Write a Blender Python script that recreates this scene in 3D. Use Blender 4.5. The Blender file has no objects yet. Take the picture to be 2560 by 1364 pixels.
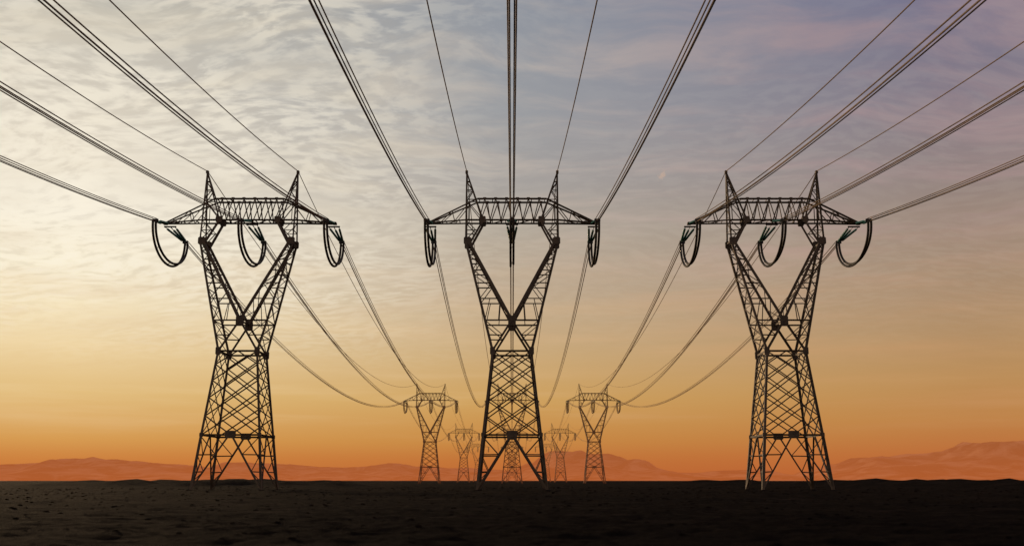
import bpy, math, random
from mathutils import Vector, noise
random.seed(4)
sc = bpy.context.scene
COL = sc.collection
sc.view_settings.view_transform = 'Standard'
sc.view_settings.look = 'None'
sc.view_settings.exposure = 0

def lin(c):
    r = []
    for v in c:
        v /= 255.0
        r.append(v/12.92 if v <= .04045 else ((v+.055)/1.055)**2.4)
    return (r[0], r[1], r[2], 1.0)

# ------------------------------------------------------------ node helper
class NT:
    def __init__(s, tree):
        s.t = tree
        s.n = tree.nodes
        s.l = tree.links
    def put(s, sock, v):
        if isinstance(v, bpy.types.NodeSocket):
            s.l.new(v, sock)
        elif v is not None:
            sock.default_value = v
    def math(s, op, a, b=None, c=None, clamp=False):
        n = s.n.new('ShaderNodeMath'); n.operation = op; n.use_clamp = clamp
        s.put(n.inputs[0], a)
        if b is not None: s.put(n.inputs[1], b)
        if c is not None: s.put(n.inputs[2], c)
        return n.outputs[0]
    def mix(s, f, a, b, blend='MIX'):
        n = s.n.new('ShaderNodeMix'); n.data_type = 'RGBA'; n.blend_type = blend
        s.put(n.inputs[0], f); s.put(n.inputs[6], a); s.put(n.inputs[7], b)
        return n.outputs[2]
    def ramp(s, f, stops, interp='LINEAR'):
        n = s.n.new('ShaderNodeValToRGB'); cr = n.color_ramp; cr.interpolation = interp
        while len(cr.elements) > 1: cr.elements.remove(cr.elements[-1])
        cr.elements[0].position = stops[0][0]; cr.elements[0].color = stops[0][1]
        for p, c in stops[1:]:
            e = cr.elements.new(p); e.color = c
        s.put(n.inputs[0], f)
        return n.outputs[0]
    def rng(s, v, a, b, c=0.0, d=1.0, smooth=False):
        n = s.n.new('ShaderNodeMapRange')
        if smooth: n.interpolation_type = 'SMOOTHSTEP'
        s.put(n.inputs[0], v)
        for i, q in enumerate((a, b, c, d)): s.put(n.inputs[i+1], q)
        return n.outputs[0]
    def noise(s, vec, scale, detail=4, rough=.55, dist=0.0):
        n = s.n.new('ShaderNodeTexNoise')
        s.put(n.inputs['Vector'], vec)
        n.inputs['Scale'].default_value = scale
        n.inputs['Detail'].default_value = detail
        n.inputs['Roughness'].default_value = rough
        n.inputs['Distortion'].default_value = dist
        return n.outputs['Fac']
    def mapping(s, vec, loc=(0,0,0), rot=(0,0,0), scale=(1,1,1)):
        n = s.n.new('ShaderNodeMapping')
        s.put(n.inputs[0], vec)
        n.inputs[1].default_value = loc; n.inputs[2].default_value = rot; n.inputs[3].default_value = scale
        return n.outputs[0]

SUN_AZ = math.radians(-37)
SUN_EL = math.radians(10)

# ------------------------------------------------------------ world sky
w = bpy.data.worlds.new("World"); sc.world = w; w.use_nodes = True
T = NT(w.node_tree); T.n.clear()
tc = T.n.new('ShaderNodeTexCoord')
sep = T.n.new('ShaderNodeSeparateXYZ'); T.l.new(tc.outputs['Generated'], sep.inputs[0])
X, Y, Z = sep.outputs
elev = T.math('MULTIPLY', T.math('ARCSINE', Z), 180/math.pi)
az = T.math('MULTIPLY', T.math('ARCTAN2', X, Y), 180/math.pi)
ef = T.math('DIVIDE', T.math('MAXIMUM', elev, 0.0), 90.0)
def stops(lst):
    return [(e/90.0, lin(c)) for e, c in lst]
L = T.ramp(ef, stops([(0,(197,112,56)),(1.2,(206,131,64)),(2.2,(215,157,84)),(4.5,(226,189,126)),(6.8,(237,210,160)),
     (9,(246,228,190)),(11.4,(250,239,213)),(14,(248,239,220)),(17,(238,228,209)),(21,(216,208,193)),(25,(190,186,175)),(29,(168,167,162)),(50,(122,132,148)),(90,(90,104,134))]))
C = T.ramp(ef, stops([(0,(190,102,50)),(1.2,(195,117,57)),(2.2,(200,137,68)),(4.5,(206,161,94)),(6.8,(203,169,120)),
     (9,(196,170,135)),(11.4,(188,169,146)),(14,(178,167,152)),(17,(166,161,157)),(21,(154,156,160)),(27,(144,149,158)),(50,(110,122,146)),(90,(86,100,132))]))
R = T.ramp(ef, stops([(0,(184,94,50)),(1.4,(189,110,58)),(3.2,(190,131,73)),(5.3,(187,142,90)),(7.8,(177,142,104)),
     (11.2,(164,139,117)),(14,(153,134,123)),(17,(142,128,129)),(20,(131,122,134)),(24,(119,116,137)),(28,(111,110,140)),(50,(90,97,135)),(90,(80,92,128))]))
tl = T.math('MULTIPLY', T.rng(az, -1.0, -24.0, smooth=False), T.rng(az, -178.0, -110.0))
tr = T.math('MULTIPLY', T.rng(az, 0.0, 25.0), T.rng(az, 178.0, 120.0))
base = T.mix(tr, T.mix(tl, C, L), R)
# cloud sheet projected on a high plane
den = T.math('ADD', T.math('MAXIMUM', Z, 0.0), 0.16)
cmb = T.n.new('ShaderNodeCombineXYZ')
T.l.new(T.math('DIVIDE', X, den), cmb.inputs[0]); T.l.new(T.math('DIVIDE', Y, den), cmb.inputs[1])
P = cmb.outputs[0]
wn = T.n.new('ShaderNodeTexNoise'); T.l.new(P, wn.inputs['Vector']); wn.inputs['Scale'].default_value = 2.0; wn.inputs['Detail'].default_value = 2
va = T.n.new('ShaderNodeVectorMath'); va.operation = 'MULTIPLY_ADD'
T.l.new(wn.outputs['Color'], va.inputs[0]); va.inputs[1].default_value = (.3,.3,0); T.l.new(P, va.inputs[2])
PW = va.outputs[0]
fine = T.noise(T.mapping(PW, rot=(0,0,math.radians(28)), scale=(.7,1.25,1)), 25, 4, .55)
big = T.noise(T.mapping(P, loc=(3.1,1.7,0), rot=(0,0,math.radians(-20)), scale=(.9,1.0,1)), 2.2, 4, .55)
wisp = T.noise(T.mapping(PW, loc=(7,2,0), rot=(0,0,math.radians(24)), scale=(.42,1.5,1)), 4.4, 7, .62)
puff = T.rng(fine, .4, .62, smooth=True)
patch = T.rng(big, .28, .56, smooth=True)
leftness = T.rng(az, 2.0, -17.0, .08, 1.0, smooth=True)
hfade = T.rng(elev, 5.0, 12.0, smooth=True)
m1 = T.math('MULTIPLY', T.math('MULTIPLY', puff, patch), T.math('MULTIPLY', leftness, hfade))
base = T.mix(T.math('MULTIPLY', m1, .5), base, lin((253,244,224)))
sh = T.math('MULTIPLY', T.math('MULTIPLY', T.rng(fine, .5, .34, smooth=True), patch), T.math('MULTIPLY', leftness, hfade))
base = T.mix(T.math('MULTIPLY', sh, .2), base, lin((176,166,152)))
wm = T.math('MULTIPLY', T.rng(wisp, .42, .72, smooth=True), T.rng(elev, 3.0, 14.0, smooth=True))
wcol = T.mix(T.rng(az, -10, 18), lin((224,212,190)), lin((178,149,148)))
wcol = T.mix(T.rng(elev, 6, 14), lin((212,168,114)), wcol)
base = T.mix(T.math('MULTIPLY', wm, .5), base, wcol)
# one small faint irregular smudge of cloud
da = T.math('DIVIDE', T.math('SUBTRACT', T.math('SUBTRACT', az, 8.9), T.math('MULTIPLY', T.math('SUBTRACT', elev, 17.1), .45)), .24)
de = T.math('DIVIDE', T.math('SUBTRACT', elev, 17.1), .42)
tn = T.noise(tc.outputs['Generated'], 210, 5, .7)
tuft = T.math('SUBTRACT', T.math('ADD', .8, T.math('MULTIPLY', T.math('SUBTRACT', tn, .5), 6.0)), T.math('ADD', T.math('MULTIPLY', da, da), T.math('MULTIPLY', de, de)))
base = T.mix(T.math('MULTIPLY', T.rng(tuft, 0.0, 1.4, smooth=True), .6), base, lin((204,172,150)))
# low horizontal haze streaks
lowc = T.n.new('ShaderNodeCombineXYZ')
T.l.new(T.math('MULTIPLY', az, .05), lowc.inputs[0]); T.l.new(T.math('MULTIPLY', elev, .8), lowc.inputs[1])
ls = T.noise(lowc.outputs[0], 1.0, 4, .55)
lm = T.math('MULTIPLY', T.rng(ls, .45, .72, smooth=True), T.math('MULTIPLY', T.rng(elev, 1.5, 4.0), T.rng(elev, 15.0, 8.0)))
base = T.mix(T.math('MULTIPLY', lm, .24), base, T.mix(T.rng(az,-15,15), lin((246,220,174)), lin((208,156,110))))
bg = T.n.new('ShaderNodeBackground'); T.l.new(base, bg.inputs[0]); bg.inputs[1].default_value = 1.0
wo = T.n.new('ShaderNodeOutputWorld'); T.l.new(bg.outputs[0], wo.inputs[0])

# ------------------------------------------------------------ sun
sl = bpy.data.lights.new("sun", 'SUN'); sl.energy = 2.2; sl.angle = math.radians(1.0); sl.color = (1.0,.68,.38)
so = bpy.data.objects.new("sun", sl); COL.objects.link(so)
S = Vector((math.sin(SUN_AZ)*math.cos(SUN_EL), math.cos(SUN_AZ)*math.cos(SUN_EL), math.sin(SUN_EL)))
so.rotation_euler = (-S).to_track_quat('-Z', 'Y').to_euler()
so.location = (-60, 60, 60)

# ------------------------------------------------------------ materials
def new_mat(name):
    m = bpy.data.materials.new(name); m.use_nodes = True
    t = NT(m.node_tree); t.n.clear()
    return m, t
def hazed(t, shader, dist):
    """aerial perspective painted on as haze-coloured emission: grows with distance down the line"""
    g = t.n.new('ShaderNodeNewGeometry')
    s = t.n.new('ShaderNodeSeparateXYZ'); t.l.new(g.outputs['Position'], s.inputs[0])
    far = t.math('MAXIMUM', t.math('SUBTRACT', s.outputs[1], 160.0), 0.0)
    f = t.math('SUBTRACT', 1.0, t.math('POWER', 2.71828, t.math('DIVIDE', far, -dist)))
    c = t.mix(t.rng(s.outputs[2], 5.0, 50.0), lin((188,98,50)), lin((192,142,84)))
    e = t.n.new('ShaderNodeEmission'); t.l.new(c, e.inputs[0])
    mx = t.n.new('ShaderNodeMixShader'); t.l.new(f, mx.inputs[0]); t.l.new(shader, mx.inputs[1]); t.l.new(e.outputs[0], mx.inputs[2])  # painted haze: surface blends into a glowing haze colour further away
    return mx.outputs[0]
def metal(name, ca, cb, rough, metallic, scale, haze=3000.0, spec=.3):
    m, t = new_mat(name)
    g = t.n.new('ShaderNodeTexCoord')
    n = t.noise(g.outputs['Object'], scale, 5, .6)
    c = t.mix(t.rng(n, .35, .68), ca, cb)
    b = t.n.new('ShaderNodeBsdfPrincipled'); t.l.new(c, b.inputs['Base Color'])
    t.l.new(t.rng(n, .3, .7, rough-.1, rough+.12), b.inputs['Roughness'])
    b.inputs['Metallic'].default_value = metallic
    b.inputs['Specular IOR Level'].default_value = spec
    o = t.n.new('ShaderNodeOutputMaterial')
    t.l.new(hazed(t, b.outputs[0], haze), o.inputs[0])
    return m
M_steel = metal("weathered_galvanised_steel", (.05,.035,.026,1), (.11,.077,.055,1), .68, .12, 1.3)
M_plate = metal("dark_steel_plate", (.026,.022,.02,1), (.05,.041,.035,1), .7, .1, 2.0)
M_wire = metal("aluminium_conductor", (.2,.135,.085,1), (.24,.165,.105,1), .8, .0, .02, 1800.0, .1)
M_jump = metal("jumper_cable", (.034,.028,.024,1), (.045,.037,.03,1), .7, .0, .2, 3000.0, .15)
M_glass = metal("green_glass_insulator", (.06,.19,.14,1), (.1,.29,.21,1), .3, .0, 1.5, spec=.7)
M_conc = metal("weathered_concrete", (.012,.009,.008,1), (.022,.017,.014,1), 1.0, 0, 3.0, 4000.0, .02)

m, t = new_mat("dark_soil")
g = t.n.new('ShaderNodeTexCoord')
ob = g.outputs['Object']
n1 = t.noise(ob, .07, 5, .6); n2 = t.noise(ob, 2.2, 8, .75); n3 = t.noise(t.mapping(ob, scale=(.3,1,1)), .4, 7, .72)
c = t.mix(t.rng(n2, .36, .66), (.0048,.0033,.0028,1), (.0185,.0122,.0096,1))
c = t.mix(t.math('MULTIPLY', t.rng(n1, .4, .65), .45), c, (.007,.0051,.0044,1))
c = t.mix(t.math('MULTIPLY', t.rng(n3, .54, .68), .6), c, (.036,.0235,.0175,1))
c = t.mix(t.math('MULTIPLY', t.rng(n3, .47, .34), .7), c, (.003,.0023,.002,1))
b = t.n.new('ShaderNodeBsdfPrincipled'); t.l.new(c, b.inputs['Base Color']); b.inputs['Roughness'].default_value = 1.0
b.inputs['Specular IOR Level'].default_value = .01
bp = t.n.new('ShaderNodeBump'); bp.inputs['Strength'].default_value = 1.0; bp.inputs['Distance'].default_value = .35
t.l.new(t.math('ADD', n2, t.noise(ob, 8, 6, .65)), bp.inputs['Height']); t.l.new(bp.outputs[0], b.inputs['Normal'])
o = t.n.new('ShaderNodeOutputMaterial'); t.l.new(b.outputs[0], o.inputs[0])
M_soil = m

m, t = new_mat("hazy_mountain")
g = t.n.new('ShaderNodeTexCoord'); geo = t.n.new('ShaderNodeNewGeometry')
s = t.n.new('ShaderNodeSeparateXYZ'); t.l.new(geo.outputs['Position'], s.inputs[0])
nn = t.noise(t.mapping(g.outputs['Object'], scale=(1,1,2.2)), .004, 6, .6, .6)
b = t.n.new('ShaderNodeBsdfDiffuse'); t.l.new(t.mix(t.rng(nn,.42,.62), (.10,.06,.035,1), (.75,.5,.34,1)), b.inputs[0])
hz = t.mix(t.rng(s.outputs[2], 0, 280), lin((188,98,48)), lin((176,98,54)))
e = t.n.new('ShaderNodeEmission'); t.l.new(hz, e.inputs[0])  # distance haze painted onto the slopes as emission, over the lit diffuse
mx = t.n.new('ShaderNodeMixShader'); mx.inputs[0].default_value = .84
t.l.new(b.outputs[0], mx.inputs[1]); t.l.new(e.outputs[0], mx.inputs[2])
o = t.n.new('ShaderNodeOutputMaterial'); t.l.new(mx.outputs[0], o.inputs[0])
M_mtn = m

# ------------------------------------------------------------ mesh helpers
class MB:
    def __init__(s): s.v = []; s.f = []
    def bar(s, p, q, wd, th=None, flip=1):
        """angle-iron member from p to q"""
        p = Vector(p); q = Vector(q); d = (q-p)
        if d.length < 1e-4: return
        d.normalize()
        up = Vector((0,0,1)) if abs(d.z) < .9 else Vector((0,1,0))
        u = d.cross(up).normalized()*flip; v = d.cross(u).normalized()
        th = th or wd*.22
        prof = [(0,0),(wd,0),(wd,th),(th,th),(th,wd),(0,wd)]
        b0 = len(s.v); h = wd*.42
        for P0 in (p, q):
            for a, c in prof: s.v.append(P0 + u*(a-h) + v*(c-h))
        for i in range(6):
            j = (i+1) % 6
            s.f.append((b0+i, b0+j, b0+6+j, b0+6+i))
        s.f.append(tuple(b0+i for i in range(5,-1,-1))); s.f.append(tuple(b0+6+i for i in range(6)))
    def box(s, c, sz):
        """plate with clipped corners in the xz plane"""
        c = Vector(c); hx, hy, hz = sz[0]/2, sz[1]/2, sz[2]/2; k = .3*min(hx, hz)
        pr = [(-hx+k,-hz),(hx-k,-hz),(hx,-hz+k),(hx,hz-k),(hx-k,hz),(-hx+k,hz),(-hx,hz-k),(-hx,-hz+k)]
        b0 = len(s.v)
        for y in (-hy, hy):
            for a, z in pr: s.v.append(c + Vector((a, y, z)))
        for i in range(8):
            j = (i+1) % 8
            s.f.append((b0+i, b0+j, b0+8+j, b0+8+i))
        s.f.append(tuple(b0+i for i in range(7,-1,-1))); s.f.append(tuple(b0+8+i for i in range(8)))
    def tube(s, pts, r, n=6):
        b0 = len(s.v); N = len(pts)
        for i, p in enumerate(pts):
            p = Vector(p)
            d = (Vector(pts[min(i+1, N-1)]) - Vector(pts[max(i-1, 0)])).normalized()
            u = d.cross(Vector((1,0,0)))
            if u.length < .05: u = d.cross(Vector((0,0,1)))
            u.normalize(); v = d.cross(u)
            for k in range(n):
                a = 2*math.pi*k/n
                s.v.append(p + u*math.cos(a)*r + v*math.sin(a)*r)
        for i in range(N-1):
            for k in range(n):
                j = (k+1) % n
                s.f.append((b0+i*n+k, b0+(i+1)*n+k, b0+(i+1)*n+j, b0+i*n+j))
        s.f.append(tuple(b0+k for k in range(n))); s.f.append(tuple(b0+(N-1)*n+k for k in range(n-1,-1,-1)))
    def lathe(s, p, q, prof, n=10):
        p = Vector(p); q = Vector(q); d = (q-p).normalized()
        u = d.cross(Vector((0,0,1)))
        if u.length < .01: u = d.cross(Vector((1,0,0)))
        u.normalize(); v = d.cross(u)
        b0 = len(s.v); N = len(prof)
        for tt, r in prof:
            for k in range(n):
                a = 2*math.pi*k/n
                s.v.append(p + d*tt + u*math.cos(a)*r + v*math.sin(a)*r)
        for i in range(N-1):
            for k in range(n):
                j = (k+1) % n
                s.f.append((b0+i*n+k, b0+i*n+j, b0+(i+1)*n+j, b0+(i+1)*n+k))
    def obj(s, name, mat, smooth=False):
        me = bpy.data.meshes.new(name); me.from_pydata([tuple(x) for x in s.v], [], s.f); me.update()
        me.materials.append(mat)
        if smooth: me.polygons.foreach_set('use_smooth', [True]*len(me.polygons))
        o = bpy.data.objects.new(name, me); COL.objects.link(o)
        return o
def lerp(a, b, t): return tuple(a[i]+(b[i]-a[i])*t for i in range(3))

# ------------------------------------------------------------ tower parts (local coords, base at z=0)
parts = []
CH, BR, SB = .33, .165, .12
ZW = 20.0; ZB = 7.8
def hw(z): return 5.0 + (2.85-5.0)*z/ZW
def corner(sx, sy, z): return (sx*hw(z), sy*hw(z), z)

trunk = MB()
def face_pts(k, z, side):
    if k == 0: return corner(side, -1, z)
    if k == 1: return corner(side, 1, z)
    if k == 2: return corner(-1, side, z)
    return corner(1, side, z)
def mid(a, b): return lerp(a, b, .5)
for sx in (-1,1):
    for sy in (-1,1):
        trunk.bar(corner(sx,sy,ZB), corner(sx,sy,ZW+.3), CH, flip=sx)
NL = 5
lv = [ZB + (ZW-ZB)*(1-(1-i/NL)**1.12) for i in range(NL+1)]
for k in range(4):
    trunk.bar(face_pts(k,ZW,-1), face_pts(k,ZW,1), .26)
    trunk.bar(face_pts(k,ZB,-1), face_pts(k,ZB,1), .26)
    for i in range(-1, NL):
        for s in (-1,1):
            a, b2 = i, i+2
            if a < 0:
                p = mid(face_pts(k,lv[0],-1), face_pts(k,lv[0],1)); q = face_pts(k, lv[1], s)
            elif b2 > NL:
                p = face_pts(k, lv[a], -s); q = mid(face_pts(k,lv[NL],-1), face_pts(k,lv[NL],1))
            else:
                p = face_pts(k, lv[a], -s); q = face_pts(k, lv[b2], s)
            trunk.bar(p, q, BR if k < 2 else .14, flip=s)
for sy in (-1,1):
    trunk.box((0, sy*(hw(ZB)+.05), ZB+.1), (1.5,.22,.95))
    for sx in (-1,1):
        trunk.box((sx*(hw(ZW)), sy*(hw(ZW)+.03), ZW), (.75,.22,1.15))
        trunk.box((sx*(hw(ZB)), sy*(hw(ZB)+.03), ZB), (.5,.2,.6))
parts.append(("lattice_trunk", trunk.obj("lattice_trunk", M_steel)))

for sx in (-1,1):
    for sy in (-1,1):
        lg = MB()
        lg.bar((sx*5.0, sy*5.0, -.4), corner(sx,sy,ZB), .38, flip=sx)
        foot = corner(sx,sy,.1)
        for axis in (0,1):
            top = (sx*.15, sy*hw(ZB), ZB) if axis == 0 else (sx*hw(ZB), sy*.15, ZB)
            lg.bar(foot, top, .22, flip=sx)
            ts = [.33,.64]
            prev = None
            for j, tt in enumerate(ts):
                a = corner(sx,sy,ZB*tt); b2 = lerp(foot, top, tt)
                lg.bar(a, b2, BR)
                nxt = corner(sx,sy,ZB*(ts[j+1] if j < 1 else .97))
                lg.bar(b2, nxt, SB)
                if prev is None: lg.bar(corner(sx,sy,ZB*.15), b2, SB)
                prev = b2
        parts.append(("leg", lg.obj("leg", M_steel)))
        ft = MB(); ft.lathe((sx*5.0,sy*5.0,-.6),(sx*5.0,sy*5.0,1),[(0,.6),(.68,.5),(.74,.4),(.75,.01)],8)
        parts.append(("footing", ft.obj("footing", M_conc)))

# fork
OUT_T = (7.05,1.45,37.0); IN_T = (6.35,1.45,36.5)
def Oc(z): f = (z-ZW)/(37.0-ZW); return (2.85+(7.05-2.85)*f, 2.85+(1.45-2.85)*f, z)
def Ic(z): f = (z-24.6)/(36.5-24.6); return (6.35*f, 2.55+(1.45-2.55)*f, z)
def sg(p, sx, sy): return (p[0]*sx, p[1]*sy, p[2])
for sx in (-1,1):
    fk = MB()
    for sy in (-1,1):
        fk.bar(sg(Oc(ZW),sx,sy), sg(OUT_T,sx,sy), CH, flip=sx)
        fk.bar((0,2.55*sy,24.6), sg(IN_T,sx,sy), .4, flip=-sx)
        fk.bar((0,2.6*sy,24.6), sg(Oc(ZW),sx,sy), .3, flip=sx)
        fk.bar((0,2.55*sy,24.6), sg(Oc(24.6),sx,sy), .22)
        fk.bar(sg(Oc(22.4),sx,sy), (sx*1.35,2.7*sy,22.35), BR)
        fk.bar(sg(Oc(24.6),sx,sy), (sx*1.35,2.7*sy,22.35), SB)
        zs = [24.6,27.9,30.3,32.3,34.0,35.4,36.4]
        for j in range(1, len(zs)-1):
            fk.bar(sg(Oc(zs[j]),sx,sy), sg(Ic(zs[j]),sx,sy), BR)
        for j in range(1, len(zs)-1):
            if j % 2 == 0: fk.bar(sg(Ic(zs[j]),sx,sy), sg(Oc(zs[j+1]),sx,sy), SB)
            else: fk.bar(sg(Oc(zs[j]),sx,sy) , sg(Ic(zs[j+1]),sx,sy), SB)
        mdp = lerp(sg(Oc(27.9),sx,sy), sg(Ic(27.9),sx,sy), .5)
        fk.bar(sg(Oc(24.6),sx,sy) , mdp, SB)
        fk.bar(lerp(sg(Oc(24.6),sx,sy),(0,2.55*sy,24.6),.5), sg(Ic(27.9),sx,sy), SB)
        fk.bar(sg(IN_T,sx,sy), (4.3*sx,1.15*sy,40.3), .3, flip=sx)
        fk.bar(sg(OUT_T,sx,sy), (5.6*sx,1.3*sy,38.6), SB)
        fk.bar((7.0*sx,1.3*sy,38.6), (5.4*sx,1.3*sy,38.6), SB)
        fk.bar((7.0*sx,1.2*sy,40.2), (5.5*sx,1.3*sy,38.6), SB)
        fk.box((6.75*sx,1.5*sy,36.9), (1.1,.24,1.15))
        fk.box((4.45*sx,1.2*sy,40.3), (.9,.24,1.0))
    zo = [ZW,22.3,24.6,27.0,29.4,31.6,33.6,35.4,37]
    for j in range(len(zo)-1):
        s = 1 if j % 2 else -1
        fk.bar(sg(Oc(zo[j]),sx,s), sg(Oc(zo[j+1]),sx,-s), SB)
        if j < 4: fk.bar(sg(Oc(zo[j]),sx,-s), sg(Oc(zo[j+1]),sx,s), SB)
        fk.bar(sg(Oc(zo[j+1]),sx,-1), sg(Oc(zo[j+1]),sx,1), SB)
    zi = [24.6,27.0,29.4,31.6,33.6,35.2,36.5]
    for j in range(len(zi)-1):
        s = 1 if j % 2 else -1
        fk.bar(sg(Ic(zi[j]),sx,s), sg(Ic(zi[j+1]),sx,-s), SB)
    if sx == 1:
        for sy in (-1,1): fk.box((0,2.62*sy,24.5), (1.15,.26,1.5))
        fk.bar((0,-2.55,24.6),(0,2.55,24.6),.2)
    fk.bar((sx*6.35,-1.45,36.5),(sx*6.35,1.45,36.5),.2)
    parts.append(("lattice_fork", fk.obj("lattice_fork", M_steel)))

# crossbeam with both arms
TX = 13.0
cb = MB(); ZT = 43.6; ZL = 40.25
for sy in (-1,1):
    cb.bar((-5.3,1.05*sy,ZT),(5.3,1.05*sy,ZT),.25)
    cb.bar((-7.0,1.1*sy,ZL),(7.0,1.1*sy,ZL),.23)
    n = 6
    for j in range(n):
        x0 = -5.0+10.0*j/n; x1 = -5.0+10.0*(j+1)/n; xm = (x0+x1)/2
        if sy > 0 : xm += .35; 
        cb.bar((x0,1.1*sy,ZL),(xm,1.05*sy,ZT),.15)
        cb.bar((xm,1.05*sy,ZT),(x1,1.1*sy,ZL),.15)
        cb.box((xm,1.08*sy,ZT+.05),(.5,.14,.32))
    for sx in (-1,1):
        tip = (TX*sx,.28*sy,39.95)
        cb.bar((5.3*sx,1.05*sy,ZT), tip, .23, flip=sx)
        cb.bar((7.0*sx,1.1*sy,ZL), tip, .23, flip=sx)
        m_ = 3
        A = lambda f: lerp((6.6*sx,1.1*sy,ZL), tip, f)
        B = lambda f: lerp((5.3*sx,1.05*sy,ZT), tip, f)
        for j in range(m_):
            f0 = j/m_; f1 = (j+.5)/m_; f2 = (j+1)/m_
            cb.bar(A(f0), B(f1), SB)
            if j < m_-1: cb.bar(B(f1), A(f2), SB)
for j in range(6):
    x = -5.0+10*j/5; s = 1 if j % 2 else -1
    cb.bar((x,-1.05,ZT),(x,1.05,ZT),SB); cb.bar((x,-1.1,ZL),(x,1.1,ZL),SB)
    if j < 5: cb.bar((x,s*1.1,ZL),(x+2,-s*1.1,ZL),SB)
for sx in (-1,1):
    for j in range(3):
        for base_ in ((5.3,1.05,ZT),(7.0,1.1,ZL)):
            p = lerp(base_, (TX,.28,39.95), (j+.5)/3); q = lerp(base_, (TX,.28,39.95), min(1,(j+1.5)/3))
            cb.bar((p[0]*sx,-p[1],p[2]),(p[0]*sx,p[1],p[2]),SB)
            if base_[2] == ZL: cb.bar((p[0]*sx,-p[1],p[2]),(q[0]*sx,q[1],q[2]),SB)
    cb.box((TX*sx,0,39.95),(.6,.75,.36))
parts.append(("crossbeam", cb.obj("crossbeam", M_steel)))

for sx in (-1,1):
    pk = MB(); top = (7.02*sx,0,48.2)
    for sy in (-1,1):
        o0 = (7.02*sx,1.45*sy,37.2); i0 = (4.4*sx,1.15*sy,40.3)
        pk.bar(o0, top, .23, flip=sx); pk.bar(i0, top, .21, flip=-sx)
        fo = lambda z: lerp(o0, top, (z-37.2)/11.0)
        fi = lambda z: lerp(i0, top, (z-40.3)/7.9)
        zz = [40.3,43.6,45.2,46.6]
        for j in range(len(zz)):
            if j: pk.bar(fo(zz[j]), fi(zz[j]), SB)
            if j < len(zz)-1:
                if j % 2: pk.bar(fo(zz[j]), fi(zz[j+1]), SB)
                else: pk.bar(fi(zz[j]), fo(zz[j+1]), SB)
    for z in (38.6,40.8,43.2,45.4):
        a = fo(z); pk.bar((a[0],-a[1],z),(a[0],a[1],z),.1)
        z2 = z+1.8; c2 = fo(z2); pk.bar((a[0],-a[1],z),(c2[0],c2[1],z2),.1)
    pk.box((7.02*sx,0,48.15),(.4,.4,.5))
    parts.append(("earth_wire_peak", pk.obj("earth_wire_peak", M_steel)))

# insulator strings, jumpers
NEAR_E, FAR_E = -5.5, 9.2
PX = 12.65
PH = [(-PX,39.9),(0.0,40.25),(PX,39.9)]
def ins_string(p, q):
    s = MB(); p = Vector(p); q = Vector(q); L_ = (q-p).length
    pr = [(0,.001),(0,.05),(.5,.05),(.52,.1),(.62,.1),(.63,.07)]
    nd = int((L_-1.3)/.26); t0 = .66
    for i in range(nd):
        a = t0+i*.26
        pr += [(a,.07),(a+.03,.17),(a+.08,.185),(a+.12,.11),(a+.22,.07)]
    e = t0+nd*.26
    pr += [(e,.1),(e+.1,.1),(e+.11,.045),(L_,.045),(L_,.001)]
    s.lathe(p, q, pr, 9)
    return s.obj("insulator_string", M_glass, True)
for x0, z0 in PH:
    zc = 39.1
    for dx, dy in ((-.75,0),(0,.9),(.75,.2)):
        parts.append(("insulator_string", ins_string((x0+dx,1.5+dy,z0-.25),(x0+dx*.3,8.5,zc))))
    for dx in (-.6,.6):
        parts.append(("insulator_string", ins_string((x0+dx,-.9,z0-.2),(x0+dx*.4,-5.0,zc+.02))))
    for yy in (FAR_E-.5, NEAR_E+.35):
        yk = MB(); yk.box((x0,yy,zc),(.9,.12,.5))
        for dx in (-.26,.26):
            for dz in (-.2,.2): yk.bar((x0+dx,yy-.03,zc+dz*.8),(x0+dx,yy+(.55 if yy>0 else -.5),zc+dz),.09)
        parts.append(("yoke_plate", yk.obj("yoke_plate", M_plate)))
    hb = MB(); hb.bar((x0-.95,1.2,z0-.14),(x0+.95,1.2,z0-.14),.2)
    for dx, dy in ((-.75,0),(0,.9),(.75,.2)): hb.bar((x0+dx,1.15,z0-.12),(x0+dx,1.6+dy,z0-.26),.1)
    parts.append(("hanger_bracket", hb.obj("hanger_bracket", M_plate)))
    hb = MB(); hb.bar((x0-.8,-1.0,z0-.14),(x0+.8,-1.0,z0-.14),.2)
    hb.box((x0,-1.0,z0-.1),(.4,.25,.3))
    parts.append(("hanger_bracket", hb.obj("hanger_bracket", M_plate)))
    jp = MB()
    yc = (FAR_E+NEAR_E)/2; ya = (FAR_E-NEAR_E)/2
    for dx, dep in ((-.22,5.1),(.22,4.72)):
        pts = []
        for i in range(49):
            a = math.pi*i/48
            pts.append((x0+dx, yc-ya*math.cos(a), zc-.1-dep*math.sin(a)**.9 if 0<i<48 else zc-.1))
        jp.tube(pts, .18, 10)
        if dx < 0: P1 = pts
    for i in (12,24,36):
        p = pts[i]; q = P1[i]; jp.tube([q, lerp(q,p,.5), p], .05, 6)
    parts.append(("jumper_cable", jp.obj("jumper_cable", M_jump, True)))

SPAN = 347.0; Y0 = 148.0; XS = (-40.2, 0.0, 40.2)
rows = [Y0+SPAN*i for i in range(4)]
templ = parts
first = True
for ri, yy in enumerate(rows):
    for x in XS:
        e = bpy.data.objects.new("transmission_tower", None); COL.objects.link(e)
        e.empty_display_size = 5
        e.location = (x, yy, 0)
        e["label"] = ("tall dark steel lattice pylon on bare soil beneath the dusk sky" if ri == 0 else
                      "distant steel lattice pylon faded by orange haze on the plain")
        e["category"] = "electricity pylon"; e["group"] = "lattice pylons carrying the power lines"
        for nm, po in templ:
            if first: o = po
            else:
                o = po.copy(); COL.objects.link(o)
            o.name = nm; o.parent = e
        first = False

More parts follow.
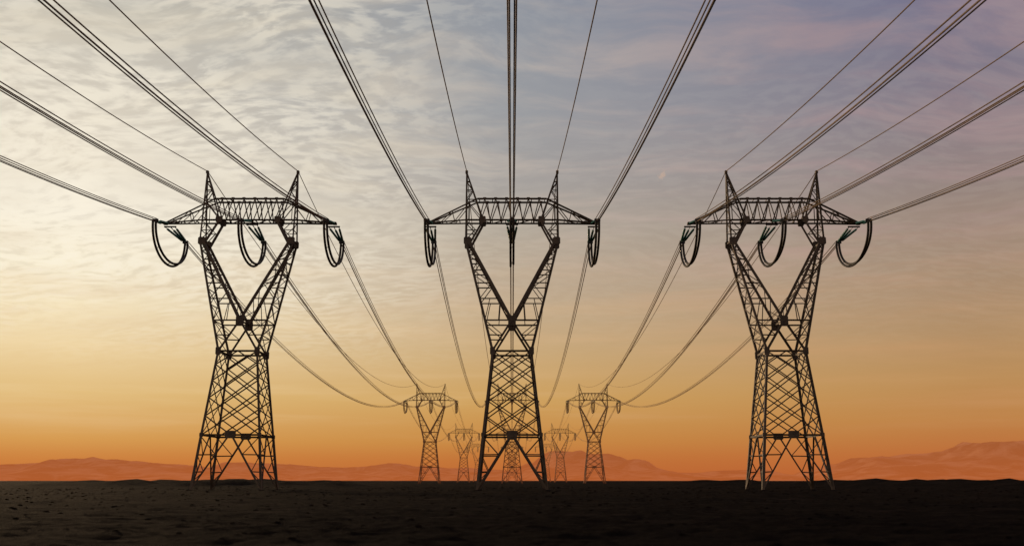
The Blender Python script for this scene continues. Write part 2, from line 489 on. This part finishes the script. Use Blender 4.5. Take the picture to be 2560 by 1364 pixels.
# ------------------------------------------------------------ overhead lines
def span_pts(x, za, ya, yb, sag, dx=0, dz=0, n=160):
    L_ = yb-ya; r = []
    for i in range(n+1):
        f = i/n
        r.append((x+dx, ya+L_*f, za+dz-4*sag*f*(1-f)))
    return r
spans = [(Y0-SPAN, Y0)] + [(rows[i], rows[i+1]) for i in range(3)]
for si, (ya, yb) in enumerate(spans):
    for x in XS:
        for px in (-7.02, 7.02):
            mb = MB(); mb.tube([(a, b2, c2) for a, b2, c2 in span_pts(x+px, 48.3, ya, yb, 12.4)], .06 if si < 2 else .05, 8)
            o = mb.obj("earth_wire", M_wire, True)
            o["label"] = "single thin earth wire strung between two pylon peaks"; o["category"] = "overhead cable"; o["group"] = "earth wires on the pylon peaks"
        for x0, z0 in PH:
            e = bpy.data.objects.new("power_line", None); COL.objects.link(e)
            e.location = (x+x0, yb+NEAR_E, 39.1)
            e["label"] = "sagging bundle of four bare aluminium conductors between two pylons"; e["category"] = "power line"; e["group"] = "bundled power lines between pylons"
            a0 = ya+FAR_E; b0 = yb+NEAR_E
            sag = 11.3
            if si == 0:
                if x == 0 and x0: sag = 10.4
                elif abs(x+x0) < 30 and x: sag = 12.8
            for dx, dz in ((-.28,.2),(.28,.2),(-.16,-.2),(.16,-.2)):
                mb = MB()
                mb.tube([(a, b2-b0, c2-39.1) for a, b2, c2 in span_pts(0, 39.1, a0, b0, sag, dx, dz)], .055 if si < 2 else .045, 8)
                o = mb.obj("conductor", M_wire, True); o.parent = e

# ------------------------------------------------------------ ground
def axis(a, n, lo, hi, c):
    tmin = math.asinh((lo-c)/a); tmax = math.asinh((hi-c)/a)
    return [c + a*math.sinh(tmin+(tmax-tmin)*i/n) for i in range(n+1)]
gx = axis(8.0, 480, -16000, 16000, 0)
gy = axis(8.0, 600, -3000, 24000, 30)
def px2x(px, y): return (px-1280)/2489.0*y*.979
mounds = []
def add_m(px, y, h, sx, sy): mounds.append((px2x(px, y), y, h, sx, sy))
for px, h, s in ((165,.3,60),(330,.9,50),(465,.5,42),(590,.85,46),(720,.35,50),(850,.3,50),
                 (1790,.3,45),(2130,.6,44),(2240,.6,44),(2340,.75,46),(2450,.65,44),(2560,.65,44)):
    y = 215 + (px*37 % 50)
    add_m(px, y, 1.1+.75*h, 1.12*s/2489*y*.979, 12+(px*13 % 9))
for px, h, s in ((240,1.65,75),(420,1.8,65),(540,1.75,60),(660,1.7,70),(800,1.6,70),(1740,1.6,60),(1860,1.7,60),(2060,1.8,60),(2180,2.1,55),(2290,1.95,50),(2400,2.15,55),(2520,2.05,60)):
    add_m(px, 320, h, s/2489*320, 14)
def relief(v, r):
    z = .14*noise.noise(v*.045) + .15*noise.noise(Vector((v.x*.07, v.y*.16, 3))) + .09*noise.noise(v*.5)
    if r < 300: z += .08*noise.noise(v*1.3)+.055*noise.noise(v*2.9)
    if r < 60: z += .03*noise.noise(v*6)
    return z
verts = []; faces = []
for y in gy:
    for x in gx:
        r = math.hypot(x, y-10)
        z = 0.0
        if r < 1500:
            k = 1.0 if r < 500 else (1500-r)/1000
            v = Vector((x, y, 0))
            z += k*relief(v, r)
            if 170 < y < 380:
                for mx_, my_, h, s1, s2 in mounds:
                    dx = (x-mx_)/s1; dy = (y-my_)/s2
                    d2 = dx*dx+dy*dy
                    if d2 < 9: z += h*math.exp(-d2)*(1+.25*noise.noise(v*.12))
        verts.append((x, y, z-.02))
nx = len(gx)
for j in range(len(gy)-1):
    for i in range(nx-1):
        a = j*nx+i; faces.append((a, a+1, a+nx+1, a+nx))
me = bpy.data.meshes.new("ground"); me.from_pydata(verts, [], faces); me.materials.append(M_soil)
me.polygons.foreach_set('use_smooth', [True]*len(me.polygons))
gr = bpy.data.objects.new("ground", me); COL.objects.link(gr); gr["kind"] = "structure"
gr["label"] = "dark brown bare rough soil plain with low mounds"; gr["category"] = "ground"

# clods of earth strewn over the plain: one uncountable mass
ck = MB()
for i in range(7000):
    y = 12+ (random.random()**1.1)*210; x = random.uniform(-1,1)*(12+y*.62)
    s_ = random.uniform(.02,.075)*(1+y/110); z = relief(Vector((x,y,0)), math.hypot(x,y-10))-.03
    b0 = len(ck.v); rot = random.random()*6.28
    n = 6
    for lvl, rr, zz in ((0,1.0,-.3),(1,.95,.2),(2,.5,.5)):
        for k in range(n):
            a = rot+k*2*math.pi/n; q = s_*rr*random.uniform(.7,1.25)
            ck.v.append(Vector((x+math.cos(a)*q*1.3, y+math.sin(a)*q, z+s_*zz*random.uniform(.7,1.1))))
    for l in range(2):
        for k in range(n):
            j = (k+1)%n; ck.f.append((b0+l*n+k, b0+l*n+j, b0+(l+1)*n+j, b0+(l+1)*n+k))
    ck.f.append(tuple(b0+2*n+k for k in range(n)))
o = ck.obj("earth_clods", M_soil); o["kind"] = "stuff"; o["label"] = "loose dark clods of earth strewn on the plain"; o["category"] = "earth clods"

# ------------------------------------------------------------ mountains
def mountain(name, prof, yd, depth, seed, label):
    k = yd*.979/2489.0
    x0 = px2x(prof[0][0], yd); x1 = px2x(prof[-1][0], yd)
    n = 300; m_ = 60; vs = []; fs = []
    def H(x):
        p = x/(yd*.979)*2489+1280
        for i in range(len(prof)-1):
            if prof[i][0] <= p <= prof[i+1][0]:
                f = (p-prof[i][0])/(prof[i+1][0]-prof[i][0]); f = f*f*(3-2*f)
                return prof[i][1]*(1-f)+prof[i+1][1]*f
        return 0
    for j in range(m_+1):
        v = j/m_*2-1
        for i in range(n+1):
            x = x0+(x1-x0)*i/n; y = yd+v*depth
            nz = noise.fractal(Vector((x*.0022+seed, y*.0022, seed)), .9, 2.1, 6)
            rd = 1-abs(noise.noise(Vector((x*.0022+seed*2, y*.0013, 3))))*2
            wv = x + 500*noise.noise(Vector((x*.0005, y*.0007, seed)))*(abs(v))
            h = H(max(x0, min(x1, wv)))*k
            z = h*math.cos(v*math.pi/2)**1.3*(1+(.2*nz+.3*(rd-.6))*min(1, abs(v)*3+.12)) + .04*h*nz
            vs.append((x, y, z-3))
    for j in range(m_):
        for i in range(n):
            a = j*(n+1)+i; fs.append((a, a+1, a+n+2, a+n+1))
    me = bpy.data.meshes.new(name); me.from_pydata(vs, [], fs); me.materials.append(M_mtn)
    me.polygons.foreach_set('use_smooth', [True]*len(me.polygons))
    o = bpy.data.objects.new(name, me); COL.objects.link(o)
    o["kind"] = "structure"; o["label"] = label; o["category"] = "mountain"
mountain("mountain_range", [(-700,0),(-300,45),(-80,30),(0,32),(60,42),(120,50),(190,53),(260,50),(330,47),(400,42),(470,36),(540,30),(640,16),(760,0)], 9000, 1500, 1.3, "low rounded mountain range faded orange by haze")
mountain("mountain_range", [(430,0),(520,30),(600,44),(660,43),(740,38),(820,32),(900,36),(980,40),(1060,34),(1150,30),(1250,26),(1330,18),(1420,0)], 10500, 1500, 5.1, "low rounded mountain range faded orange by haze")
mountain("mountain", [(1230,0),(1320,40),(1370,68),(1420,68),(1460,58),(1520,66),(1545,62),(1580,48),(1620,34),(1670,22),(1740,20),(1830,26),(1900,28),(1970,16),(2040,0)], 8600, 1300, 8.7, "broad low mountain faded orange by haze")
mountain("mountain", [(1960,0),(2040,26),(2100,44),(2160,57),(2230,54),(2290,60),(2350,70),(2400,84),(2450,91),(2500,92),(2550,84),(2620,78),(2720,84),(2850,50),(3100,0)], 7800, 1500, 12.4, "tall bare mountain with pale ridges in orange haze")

# ------------------------------------------------------------ camera
cam = bpy.data.cameras.new("camera"); co = bpy.data.objects.new("camera", cam); COL.objects.link(co)
cam.lens = 35; cam.sensor_width = 36; cam.clip_start = .1; cam.clip_end = 60000
co.location = (0,0,1.4); co.rotation_euler = (math.radians(90+11.76),0,0)
cam.dof.use_dof = True; cam.dof.focus_distance = 130; cam.dof.aperture_fstop = .6
sc.camera = co
